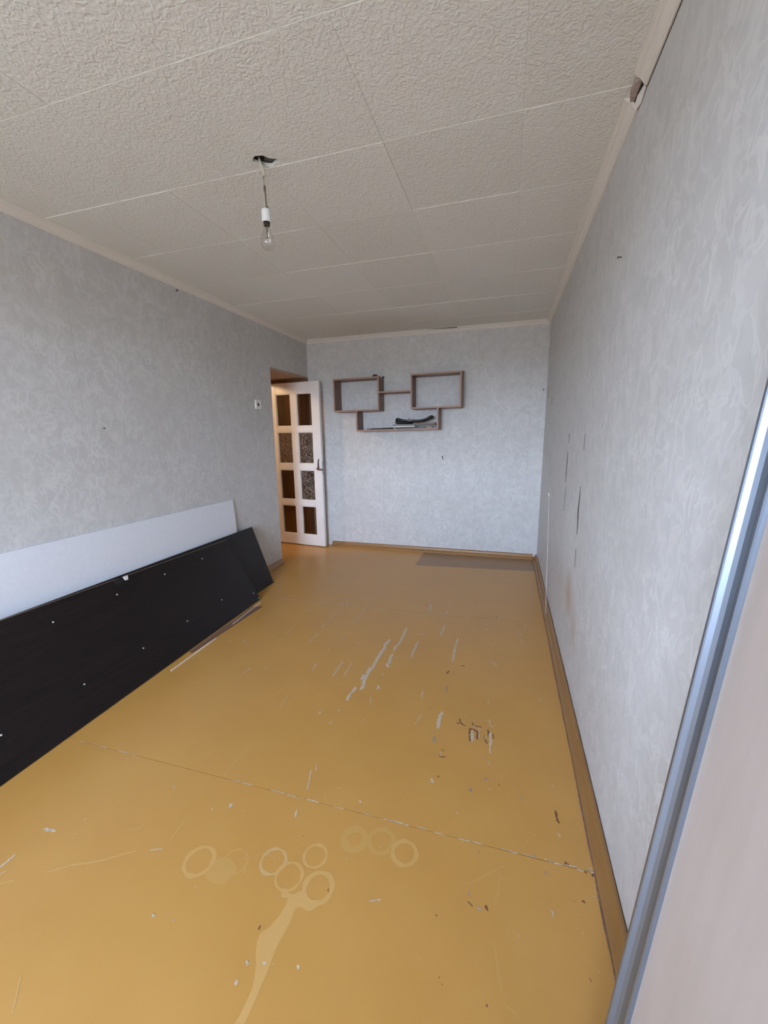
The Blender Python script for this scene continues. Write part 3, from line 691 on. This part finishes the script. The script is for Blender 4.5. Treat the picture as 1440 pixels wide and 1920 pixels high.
# torn seams in the right-hand wallpaper: curled dark slivers
def sliver(pts, w):
    v, f = [], []
    n = len(pts)
    for i, (y, z) in enumerate(pts):
        hw = w * (0.15 if i in (0, n - 1) else 1.0) * 0.5
        v += [(XR - 0.0008, y - hw, z), (XR - 0.0022, y + hw, z)]
    for i in range(n - 1): f.append((2 * i, 2 * i + 1, 2 * i + 3, 2 * i + 2))
    return v, f
for pts, w in (([(2.218, 1.10), (2.224, 1.03), (2.226, 0.97), (2.218, 0.91), (2.214, 0.85)], 0.011),
               ([(2.735, 1.36), (2.738, 1.30)], 0.006), ([(2.742, 1.25), (2.748, 1.18), (2.752, 1.12), (2.745, 1.06)], 0.012),
               ([(2.740, 1.03), (2.730, 0.88)], 0.006), ([(3.93, 1.66), (3.94, 1.60)], 0.016), ([(2.206, 0.78), (2.203, 0.68)], 0.006),
               ([(4.30, 1.80), (4.32, 1.70)], 0.014), ([(2.205, 1.36), (2.21, 1.28)], 0.004)):
    obj('wallpaper_tear', *sliver(pts, w), 'gap', wr)
v, f = sliver([(2.232, 1.00), (2.236, 0.97), (2.232, 0.93)], 0.007)
obj('wallpaper_tear', v, f, 'chip_brown', wr)

# =================================================================== DOOR
DA = Vector((-2.091, 4.405, 0.010))
DV = Vector((-0.9952, 0.0979, 0)).normalized()      # towards the hinge
DN = Vector((-DV.y, DV.x, 0))
if DN.y < 0: DN = -DN                               # DN points to the far wall
DW, DH, DT = 0.705, 1.965, 0.040
door = struct(empty('door_1', DA), 'white panelled door with eight glass panes standing open')
door['category'] = 'door'
def dbox(a0, a1, b0, b1, z0, z1, bev=0.0):
    v, f = box(a0, a1, b0, b1, z0, z1, bev)
    return [tuple(DA + DV * a + DN * b + Vector((0, 0, z - 0.010))) for a, b, z in v], f
COLS = [(0.105, 0.315), (0.398, 0.606)]
ROWS = [(1.470, 1.850), (1.024, 1.403), (0.577, 0.950), (0.140, 0.506)]
ZT = 0.010 + DH
obj('stile', *dbox(0, COLS[0][0], 0, DT, 0.010, ZT, 0.003), 'white_paint', door)
obj('stile', *dbox(COLS[1][1], DW, 0, DT, 0.010, ZT, 0.003), 'white_paint', door)
zr = [0.010] + [q for r in ROWS[::-1] for q in r] + [ZT]
for i in range(0, 10, 2):
    obj('rail', *dbox(COLS[0][0], COLS[1][1], 0.0005, DT - .0005, zr[i], zr[i + 1], 0.002), 'white_paint', door)
for z0, z1 in ROWS:
    obj('muntin', *dbox(COLS[0][1], COLS[1][0], 0.001, DT - .001, z0, z1), 'white_paint', door)
for r, (z0, z1) in enumerate(ROWS):
    for c, (a0, a1) in enumerate(COLS):
        pat = r == 1 or (r == 2 and c == 0)
        p = obj('pane', *dbox(a0 + .001, a1 - .001, 0.018, 0.022, z0 + .001, z1 - .001), 'pane_pat' if pat else 'pane_plain', door)
        p['label'] = 'patterned glass pane' if pat else 'plain glass pane'
        w = 0.010
        for b0, b1 in ((0.006, 0.017), (0.023, 0.034)):
            obj('glazing_bead', *merge(dbox(a0, a1, b0, b1, z0, z0 + w, .002), dbox(a0, a1, b0, b1, z1 - w, z1, .002),
                                       dbox(a0, a0 + w, b0, b1, z0 + w, z1 - w, .002), dbox(a1 - w, a1, b0, b1, z0 + w, z1 - w, .002)), 'white_paint', door)
def dp(a, b, z): return tuple(DA + DV * a + DN * b + Vector((0, 0, z - 0.010)))
hnd = obj('door_handle', *tube([dp(0.045, 0, .975), dp(0.045, -.035, .975), dp(0.040, -.045, .974), dp(0.020, -.048, .968), dp(-0.01, -.048, .962), dp(-0.035, -.046, .966)], [.010, .010, .012, .0125, .011, .009], 10), 'bronze', door, smooth=True)
hnd['label'] = 'dark bronze lever handle'
obj('handle_plate', *tube([dp(.038, -.002, 1.085), dp(.041, -.012, 1.06), dp(.046, -.006, 1.03), dp(.047, -.004, 1.00), dp(.046, -.004, .95)], [.006, .007, .008, .010, .012], 8), 'dark_metal', hnd, smooth=True)
obj('latch_plate', *dbox(-0.0015, 0.0005, .008, .030, .90, 1.06), 'steel', door)
for z in (0.25, 1.70):
    obj('hinge', *tube([dp(DW + .004, 0.002, z), dp(DW + .004, 0.002, z + .09)], .007, 8), 'steel', door)

# =================================================================== SHELF ON THE FAR WALL
SH = empty('wall_shelf', (-1.17, YB, 1.40))
tag(SH, 'walnut wall shelf of two open boxes joined by a lower tray', 'shelf')
D0, D1, T = YB - 0.200, YB - 0.001, 0.016
def tilt(vf):
    v, f = vf
    return [(x, y, z + (x + 1.17) * 0.0105) for x, y, z in v], f
def board(name, x0, x1, z0, z1, d0=D0):
    b = obj(name, *tilt(box(x0, x1, d0, D1, z0, z1)), 'shelf', SH)
    # paler edging on the front edge
    obj('edging', *tilt(box(x0, x1, d0 - 0.0012, d0, z0, z1)), 'shelf_edge', b)
    return b
for x0, x1 in ((-1.887, -1.352), (-1.000, -0.466)):
    z0, z1 = 1.624, 1.982
    board('top_panel', x0, x1, z1 - T, z1)
    board('bottom_panel', x0, x1, z0, z0 + T)
    board('side_panel', x0, x0 + T, z0 + T, z1 - T)
    board('side_panel', x1 - T, x1, z0 + T, z1 - T)
board('bridge_panel', -1.352, -1.000, 1.806, 1.806 + T)
board('side_panel', -1.624, -1.608, 1.404, 1.624)
board('side_panel', -0.716, -0.700, 1.404, 1.624)
board('bottom_panel', -1.608, -0.716, 1.404, 1.404 + T)
for x, z in ((-1.358, 1.982), (-0.474, 1.982)):
    obj('hanging_bracket', *tilt(merge(box(x - .012, x + .012, YB - .010, YB - .001, z, z + .022, .002), box(x - .004, x + .006, YB - .016, YB - .010, z, z + .012))), 'dark_metal', SH)
obj('screw_cap', *tilt(tube([(-1.165, D0 - .0015, 1.411), (-1.165, D0 - .004, 1.411)], .006, 10)), 'dowel', SH)

def single(name, vf, mat, label, cat, group=None, smooth=False):
    return tag(obj(name, *vf, mat, smooth=smooth), label, cat, group)

def zt(x): return 1.420 + (x + 1.17) * 0.0105 + 0.0006     # tray surface
def zb(x): return 1.982 + (x + 1.17) * 0.0105 + 0.0006     # box tops
# small black clip on top of the left box
c = zb(-1.40)
single('black_clip', merge(box(-1.432, -1.372, D0 + .02, D0 + .06, c, c + .014, .003), box(-1.425, -1.385, D0 + .025, D0 + .055, c + .012, c + .024, .003)), 'black',
       'small black plastic clip on top of the left shelf box', 'clip')
# stack of furniture pieces in the tray
def slat(name, x0, x1, y0, y1, z, h, mat, label, cat='slat', rot=0.0):
    v, f = box(x0, x1, y0, y1, z, z + h, 0.002)
    cx, cy = (x0 + x1) / 2, (y0 + y1) / 2
    v = [(cx + (x - cx) * math.cos(rot) - (y - cy) * math.sin(rot), cy + (x - cx) * math.sin(rot) + (y - cy) * math.cos(rot), zz + (x - cx) * .0105) for x, y, zz in v]
    return single(name, (v, f), mat, label, cat)
base = zt(-0.96)
slat('flat_slat', -1.185, -0.845, D0 + .03, D0 + .075, base, .014, 'black', 'black flat slat lying lowest in the shelf tray stack', rot=.01)
slat('flat_slat', -1.170, -0.965, D0 + .085, D0 + .13, base, .018, 'white_plastic', 'white flat slat lying behind the black slat in the shelf tray')
slat('flat_slat', -0.830, -0.765, D0 + .03, D0 + .06, base, .016, 'shelf_edge', 'short beige block at the right end of the shelf tray')
slat('flat_slat', -0.800, -0.728, D0 + .07, D0 + .10, base, .020, 'black', 'short black block against the right side of the shelf tray', rot=.08)
slat('flat_slat', -1.180, -0.960, D0 + .025, D0 + .07, base + .0165, .012, 'white_plastic', 'white flat slat on top of the black slat in the shelf tray', rot=.02)
slat('flat_slat', -1.205, -0.735, D0 + .03, D0 + .125, base + .0345, .012, 'grey_slat', 'long grey slat lying across the shelf tray stack', rot=.015)
slat('flat_slat', -0.985, -0.740, D0 + .04, D0 + .10, base + .0485, .011, 'shelf', 'brown wooden slat on the grey slat in the shelf tray', rot=-.02)
v, f = tube([(-1.47, D0 + .03, zt(-1.47) + .006), (-1.20, D0 + .035, zt(-1.2) + .008)], [.005, .0075], 8)
single('dark_rod', (v, f), 'black', 'thin black rod lying on the left of the shelf tray', 'rod')
v, f = merge(tube([(-1.505, D0 + .03, zt(-1.5) + .006), (-1.475, D0 + .03, zt(-1.48) + .006)], .005, 8), tube([(-1.488, D0 + .03, zt(-1.5) + .005), (-1.492, D0 + .03, zt(-1.49) + .018)], .004, 6))
single('metal_hook', (v, f), 'steel', 'tiny grey metal hook at the left end of the shelf tray', 'hook')

def armrest(x0, x1, zc_, y, dip, lift, name_label, boss=True):
    root = empty('chair_armrest', ((x0 + x1) / 2, y, zc_ - .02))
    tag(root, name_label, 'armrest', 'armrests in the shelf tray')
    prof = [(0, .012, .010), (.03, .020, .017), (.08, .019, .018), (.16, .010, .015), (.3, .001, .013), (.45, -.002, .013), (.6, -.001, .014), (.75, .004, .015), (.85, .014, .016), (.93, .026, .019), (.98, .031, .017), (1, .029, .010)]
    pts, rs = [], []
    for t, dz, r in prof:
        pts.append((x0 + (x1 - x0) * t, y, zc_ + (dz * (lift if t > .5 else dip)))); rs.append(r)
    v, f = tube(pts, rs, 12)
    v = [(x, y + (yy - y) * 1.5, z) for x, yy, z in v]
    obj('pad', v, f, 'black', root, smooth=True)
    if boss:
        xm = x0 + (x1 - x0) * .40
        obj('mount', *merge(box(xm - .032, xm + .032, y - .024, y + .02, zc_ + .004, zc_ + .022, .004), box(xm - .02, xm - .008, y - .02, y - .008, zc_ + .02, zc_ + .034, .002)), 'grey_slat', root)
    return root
armrest(-1.182, -0.770, base + .078, D0 + .070, 1.0, 1.35, 'upper black curved armrest with grey mount, topmost in the shelf tray')
armrest(-1.200, -1.000, base + .064, D0 + .125, .3, .2, 'lower black armrest poking out under the top one in the shelf tray', boss=False)

# =================================================================== PENDANT BULB
PX, PY = -0.982, 1.645
pen = empty('pendant_bulb', (PX, PY, 2.13))
tag(pen, 'bare clear light bulb hanging by wires from a hole in the ceiling', 'light bulb')
obj('ceiling_cable', *tube([(-0.996, 1.640, H + .015), (-0.992, 1.643, H - .005), (-0.984, 1.645, H - .024), (-0.979, 1.647, H - .048)], .0052, 8), 'cable', pen, smooth=True)
obj('wire_hook', *tube([(-0.980, 1.646, H - .048), (-0.984, 1.645, H - .054), (-0.983, 1.645, H - .066), (-0.9815, 1.645, H - .092)], .0022, 6), 'tape', pen, smooth=True)
obj('wire_hook', *tube([(-0.9785, 1.646, H - .046), (-0.9805, 1.645, H - .070), (-0.9795, 1.645, H - .092)], .0016, 6), 'cable', pen, smooth=True)
obj('tape', *tube([(PX, PY, H - .086), (PX, PY, H - .106)], .0046, 8), 'tape', pen, smooth=True)
zs = 2.282
for s in (-1, 1):
    obj('wire', *tube([(PX + s * .0022, PY, H - .102), (PX + s * .003, PY, H - .14), (PX + s * .0042, PY, zs - .004)], .0027, 6), 'cable' if s < 0 else 'tape', pen, smooth=True)
sock = obj('socket', *lathe([(0, zs), (.012, zs), (.0165, zs - .003), (.0180, zs - .010), (.0185, zs - .047), (.0170, zs - .050), (.0150, zs - .050), (.0140, zs - .030), (0, zs - .030)], PX, PY, 24), 'porcelain', pen, smooth=True)
obj('terminal', *merge(box(PX - .011, PX - .005, PY - .004, PY + .004, zs - .001, zs + .006), box(PX + .004, PX + .010, PY - .004, PY + .004, zs - .001, zs + .006)), 'black', sock)
zg = zs - .046
obj('screw_cap', *lathe([(0, zg), (.0132, zg), (.0132, zg - .012), (.0125, zg - .016)], PX, PY, 20), 'dark_metal', pen, smooth=True)
GP = [(.0125, zg - .012), (.0128, zg - .018), (.0145, zg - .028), (.0180, zg - .040), (.0235, zg - .052), (.0275, zg - .063), (.0292, zg - .074), (.0285, zg - .084), (.0255, zg - .093), (.0200, zg - .1005), (.0120, zg - .1050), (.004, zg - .1068), (0, zg - .107)]
obj('glass', *lathe(GP, PX, PY, 32), 'bulb', pen, smooth=True)
stem = obj('filament_stem', *lathe([(0, zg - .012), (.007, zg - .014), (.0035, zg - .030), (.0022, zg - .050), (.0028, zg - .062), (0, zg - .063)], PX, PY, 12), 'pane_plain', pen, smooth=True)
obj('filament', *tube([(PX - .012, PY, zg - .060), (PX - .004, PY - .004, zg - .064), (PX + .005, PY - .004, zg - .063), (PX + .012, PY + .002, zg - .060)], .0006, 5), 'dark_metal', stem)
for s in (-1, 1):
    obj('support_wire', *tube([(PX + s * .0015, PY, zg - .030), (PX + s * .012, PY, zg - .060)], .0006, 5), 'dark_metal', stem)

# =================================================================== LIGHT SWITCH
sy, sz = 3.477, 1.660
sw = empty('light_switch', (XL, sy, sz))
tag(sw, 'white wall switch with its rocker missing beside the door opening', 'switch')
obj('plate', *merge(box(XL, XL + .012, sy - .045, sy + .045, sz + .018, sz + .043, .003), box(XL, XL + .012, sy - .045, sy + .045, sz - .043, sz - .018, .003),
                    box(XL, XL + .012, sy - .045, sy - .020, sz - .018, sz + .018), box(XL, XL + .012, sy + .020, sy + .045, sz - .018, sz + .018)), 'white_plastic', sw)
obj('inset', *box(XL + .001, XL + .004, sy - .020, sy + .020, sz - .018, sz + .018), 'white_plastic', sw)
obj('mechanism', *merge(box(XL + .004, XL + .011, sy - .010, sy + .012, sz - .012, sz + .013, .002), box(XL + .004, XL + .009, sy - .018, sy - .010, sz - .005, sz + .005)), 'black', sw)

# nails and pin holes
def nail(p, n, label, r=.004, l=.012):
    p, n = Vector(p), Vector(n)
    v, f = merge(tube([p, p + n * l], r * .5, 8), tube([p + n * l, p + n * (l + .002)], r, 10))
    return single('nail', (v, f), 'dark_metal', label, 'nail', 'nails in the walls')
nail((XR, 1.774, 1.984), (-1, 0, 0), 'small nail high on the right wall')
nail((0.336, YB, 1.786), (0, -1, 0), 'small nail on the far wall near the right corner', .007, .010)
nail((XL, 2.569, 2.389), (1, 0, 0), 'small nail just below the moulding on the left wall', .006)
nail((XL, 1.867, 1.427), (1, 0, 0), 'small nail halfway up the left wall')
v = [(-0.690, YB - .0015, 1.115), (-0.680, YB - .0025, 1.120), (-0.672, YB - .002, 1.085), (-0.668, YB - .0015, 1.060), (-0.678, YB - .0025, 1.080)]
obj('wallpaper_tear', v + [(x, YB - .0003, z) for x, y, z in v], [(0, 1, 2, 3, 4), (9, 8, 7, 6, 5)] + [(i, (i + 1) % 5, 5 + (i + 1) % 5, 5 + i) for i in range(5)], 'gap', wb)

# thin white cord hanging by the right wall
crd = empty('hanging_string', (0.335, 3.06, 0.0))
tag(crd, 'thin white string hanging down the right wall near the far corner', 'string')
obj('strand', *tube([(0.364, 3.644, 0.84), (0.360, 3.56, 0.70), (0.354, 3.386, 0.39), (0.345, 3.22, 0.17), (0.338, 3.07, 0.006)], .0014, 6), 'white_plastic', crd)
obj('tip', *merge(tube([(0.338, 3.075, 0.007), (0.352, 3.075, 0.030)], .003, 6), tube([(0.332, 3.065, 0.0045), (0.346, 3.06, 0.0045)], .004, 6)), 'strip_white', crd)
obj('knot', *tube([(0.3655, 3.644, 0.835), (0.360, 3.644, 0.845), (0.363, 3.65, 0.86)], .004, 6), 'white_plastic', crd)

# =================================================================== BOARDS LEANING ON THE LEFT WALL
def leaning(name, br, tr, bl, tl, t, mat, edge):
    """board given by its four front corners, thickness t backwards; returns root with face and edge parts"""
    br, tr, bl, tl = map(Vector, (br, tr, bl, tl))
    n = (tl - bl).cross(br - bl).normalized()
    if n.x > 0: n = -n                      # n points to the wall
    root = empty(name, tuple((br + bl) / 2))
    fr = [bl, br, tr, tl]; bk = [p + n * t for p in fr]
    v = [tuple(p) for p in fr + bk]
    quads = [(0, 1, 2, 3), (7, 6, 5, 4), (0, 4, 5, 1), (1, 5, 6, 2), (2, 6, 7, 3), (3, 7, 4, 0)]
    obj('panel', v, quads, mat, root)
    if edge:
        # raw core showing on the top edge
        e0 = [tl + n * .0008, tr + n * .0008, tr + n * (t - .0008), tl + n * (t - .0008)]
        up = (tl - bl).normalized() * .0016
        v = [tuple(p + up * .2) for p in e0] + [tuple(p + up) for p in e0]
        obj('raw_edge', v, quads, edge, root)
    return root, n

wbd, _ = leaning('white_hardboard', (-2.248, 2.984, 0.003), (-2.2835, 2.981, 0.822), (-2.248, 0.30, 0.003), (-2.2835, 0.30, 0.846), .004, 'white_board', None)
tag(wbd, 'long white hardboard sheet leaning on the left wall behind dark panels', 'board')

pb, nb = leaning('furniture_panel', (-2.058, 3.176, 0.002), (-2.250, 3.177, 0.534), (-2.030, 0.95, 0.002), (-2.247, 0.95, 0.541), .016, 'wenge', None)
tag(pb, 'rear dark brown furniture panel sticking out towards the door', 'panel', 'dark panels leaning on the left wall')

F_br, F_tr, F_bl, F_tl = Vector((-1.950, 2.795, 0.004)), Vector((-2.222, 2.775, 0.513)), Vector((-1.880, 0.42, 0.004)), Vector((-2.188, 0.42, 0.572))
pf, nf = leaning('furniture_panel', F_br, F_tr, F_bl, F_tl, .016, 'wenge', 'chipboard')
tag(pf, 'front dark brown furniture panel with rows of pale dowel holes', 'panel', 'dark panels leaning on the left wall')
# pale dowels and holes on the front panel, given as (distance along y, share of the height)
fn = -nf
def onpanel(y, h):
    t = (y - F_bl.y) / (F_br.y - F_bl.y)
    return F_bl.lerp(F_br, t).lerp(F_tl.lerp(F_tr, t), h)
for y, h in DOWELS:
    p = onpanel(y, h)
    obj('dowel', *disc(p - fn * .002, fn, .0036, .006, 8), 'dowel', pf)
p = onpanel(CLIP[0], CLIP[1])
ey = (F_br - F_bl).normalized(); ez = (F_tl - F_bl).normalized()
v = [tuple(p + ey * a + ez * b + fn * c_) for c_ in (0, .004) for a, b in ((-.010, -.020), (.008, -.022), (.018, .004), (-.014, .004))]
obj('corner_clip', v, [(0, 1, 2, 3), (7, 6, 5, 4), (0, 4, 5, 1), (1, 5, 6, 2), (2, 6, 7, 3), (3, 7, 4, 0)], 'dowel', pf)['label'] = 'chipped pale corner clip'
p = onpanel(CLIP[0] - .05, .985)
v = [tuple(p + ey * a + ez * b + fn * c_) for c_ in (-.001, .0015) for a, b in ((-.022, -.022), (.022, -.022), (.030, .010), (-.030, .010))]
obj('hinge_cutout', v, [(0, 1, 2, 3), (7, 6, 5, 4), (0, 4, 5, 1), (1, 5, 6, 2), (2, 6, 7, 3), (3, 7, 4, 0)], 'gap', pf)

# offcuts on the floor in front of the panels
def floor_strip(name, p0, p1, w, h, mat, label, z=0.0):
    p0, p1 = Vector((*p0, z)), Vector((*p1, z)); d = (p1 - p0).normalized(); q = Vector((-d.y, d.x, 0)) * w / 2
    v = [tuple(a + s * q + Vector((0, 0, k_))) for k_ in (0.001, h) for a, s in ((p0, -1), (p0, 1), (p1, 1), (p1, -1))]
    return single(name, (v, [(0, 1, 2, 3), (7, 6, 5, 4), (0, 4, 5, 1), (1, 5, 6, 2), (2, 6, 7, 3), (3, 7, 4, 0)]), mat, label, 'strip')
floor_strip('edging_strip', (-1.912, 2.733), (-1.886, 2.334), .006, .006, 'strip_white', 'thin white edging strip on the floor at the far end of the dark panels')
floor_strip('edging_strip', (-1.865, 2.130), (-1.860, 1.726), .006, .006, 'strip_white', 'thin white edging strip on the floor beside the middle of the dark panels')
v = [(-1.925, 2.64, .001), (-1.850, 2.665, .001), (-1.886, 1.925, .001), (-1.912, 1.930, .001)]
v = v + [(x, y, .005) for x, y, z in v]
single('wood_strip', (v, [(0, 1, 2, 3), (7, 6, 5, 4), (0, 4, 5, 1), (1, 5, 6, 2), (2, 6, 7, 3), (3, 7, 4, 0)]), 'strip_brown', 'brown wooden offcut lying on the floor along the dark panels', 'strip')

# =================================================================== SLIDING WARDROBE DOOR LEANING ON THE RIGHT WALL
SX0, LEAN, SYE, SWD, SHT = 0.1803, 0.0785, 0.600, 0.80, 2.02
up = Vector((LEAN, 0, 1)).normalized(); nr = Vector((-1, 0, LEAN)).normalized()
def sd(a, b, s):      # a from the far edge towards the window, b out of the face, s up the door
    return tuple(Vector((SX0 + .001, SYE, 0.0035)) + Vector((0, -1, 0)) * a + nr * b + up * s)
sl = empty('wardrobe_door', (SX0, SYE - SWD / 2, 0.0))
tag(sl, 'cream sliding wardrobe door with aluminium edge profile leaning on the right wall', 'wardrobe door')
PR = [(0, -.020), (0, .0050), (.001, .0060), (.006, .0072), (.0112, .0085), (.0125, .0070), (.0150, .0010), (.0190, -.0030), (.0250, -.0055), (.0320, -.0058), (.0390, -.0035), (.0440, .0005), (.0470, .0045), (.0490, .0060), (.0540, .0062), (.0560, .0045), (.0565, .0008), (.0565, -.020)]
def sweep(pr, s0, s1):
    n = len(pr)
    v = [sd(a, b, s0) for a, b in pr] + [sd(a, b, s1) for a, b in pr]
    return v, [(i, (i + 1) % n, n + (i + 1) % n, n + i) for i in range(n)] + [tuple(range(n)), tuple(range(2 * n - 1, n - 1, -1))]
obj('edge_profile', *sweep(PR, 0, SHT), 'alu', sl)
obj('edge_profile', *sweep([(SWD - a, b) for a, b in PR], 0, SHT), 'alu', sl)
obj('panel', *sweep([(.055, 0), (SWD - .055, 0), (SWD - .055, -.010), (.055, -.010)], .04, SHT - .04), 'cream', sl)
obj('rail', *sweep([(.0565, .002), (SWD - .0565, .002), (SWD - .0565, -.018), (.0565, -.018)], 0.0, .05), 'alu', sl)
obj('rail', *sweep([(.0565, .002), (SWD - .0565, .002), (SWD - .0565, -.018), (.0565, -.018)], SHT - .045, SHT), 'alu', sl)
obj('screw', *tube([sd(.140, -.001, .55), sd(.140, .0012, .55)], .0022, 8), 'gap', sl)
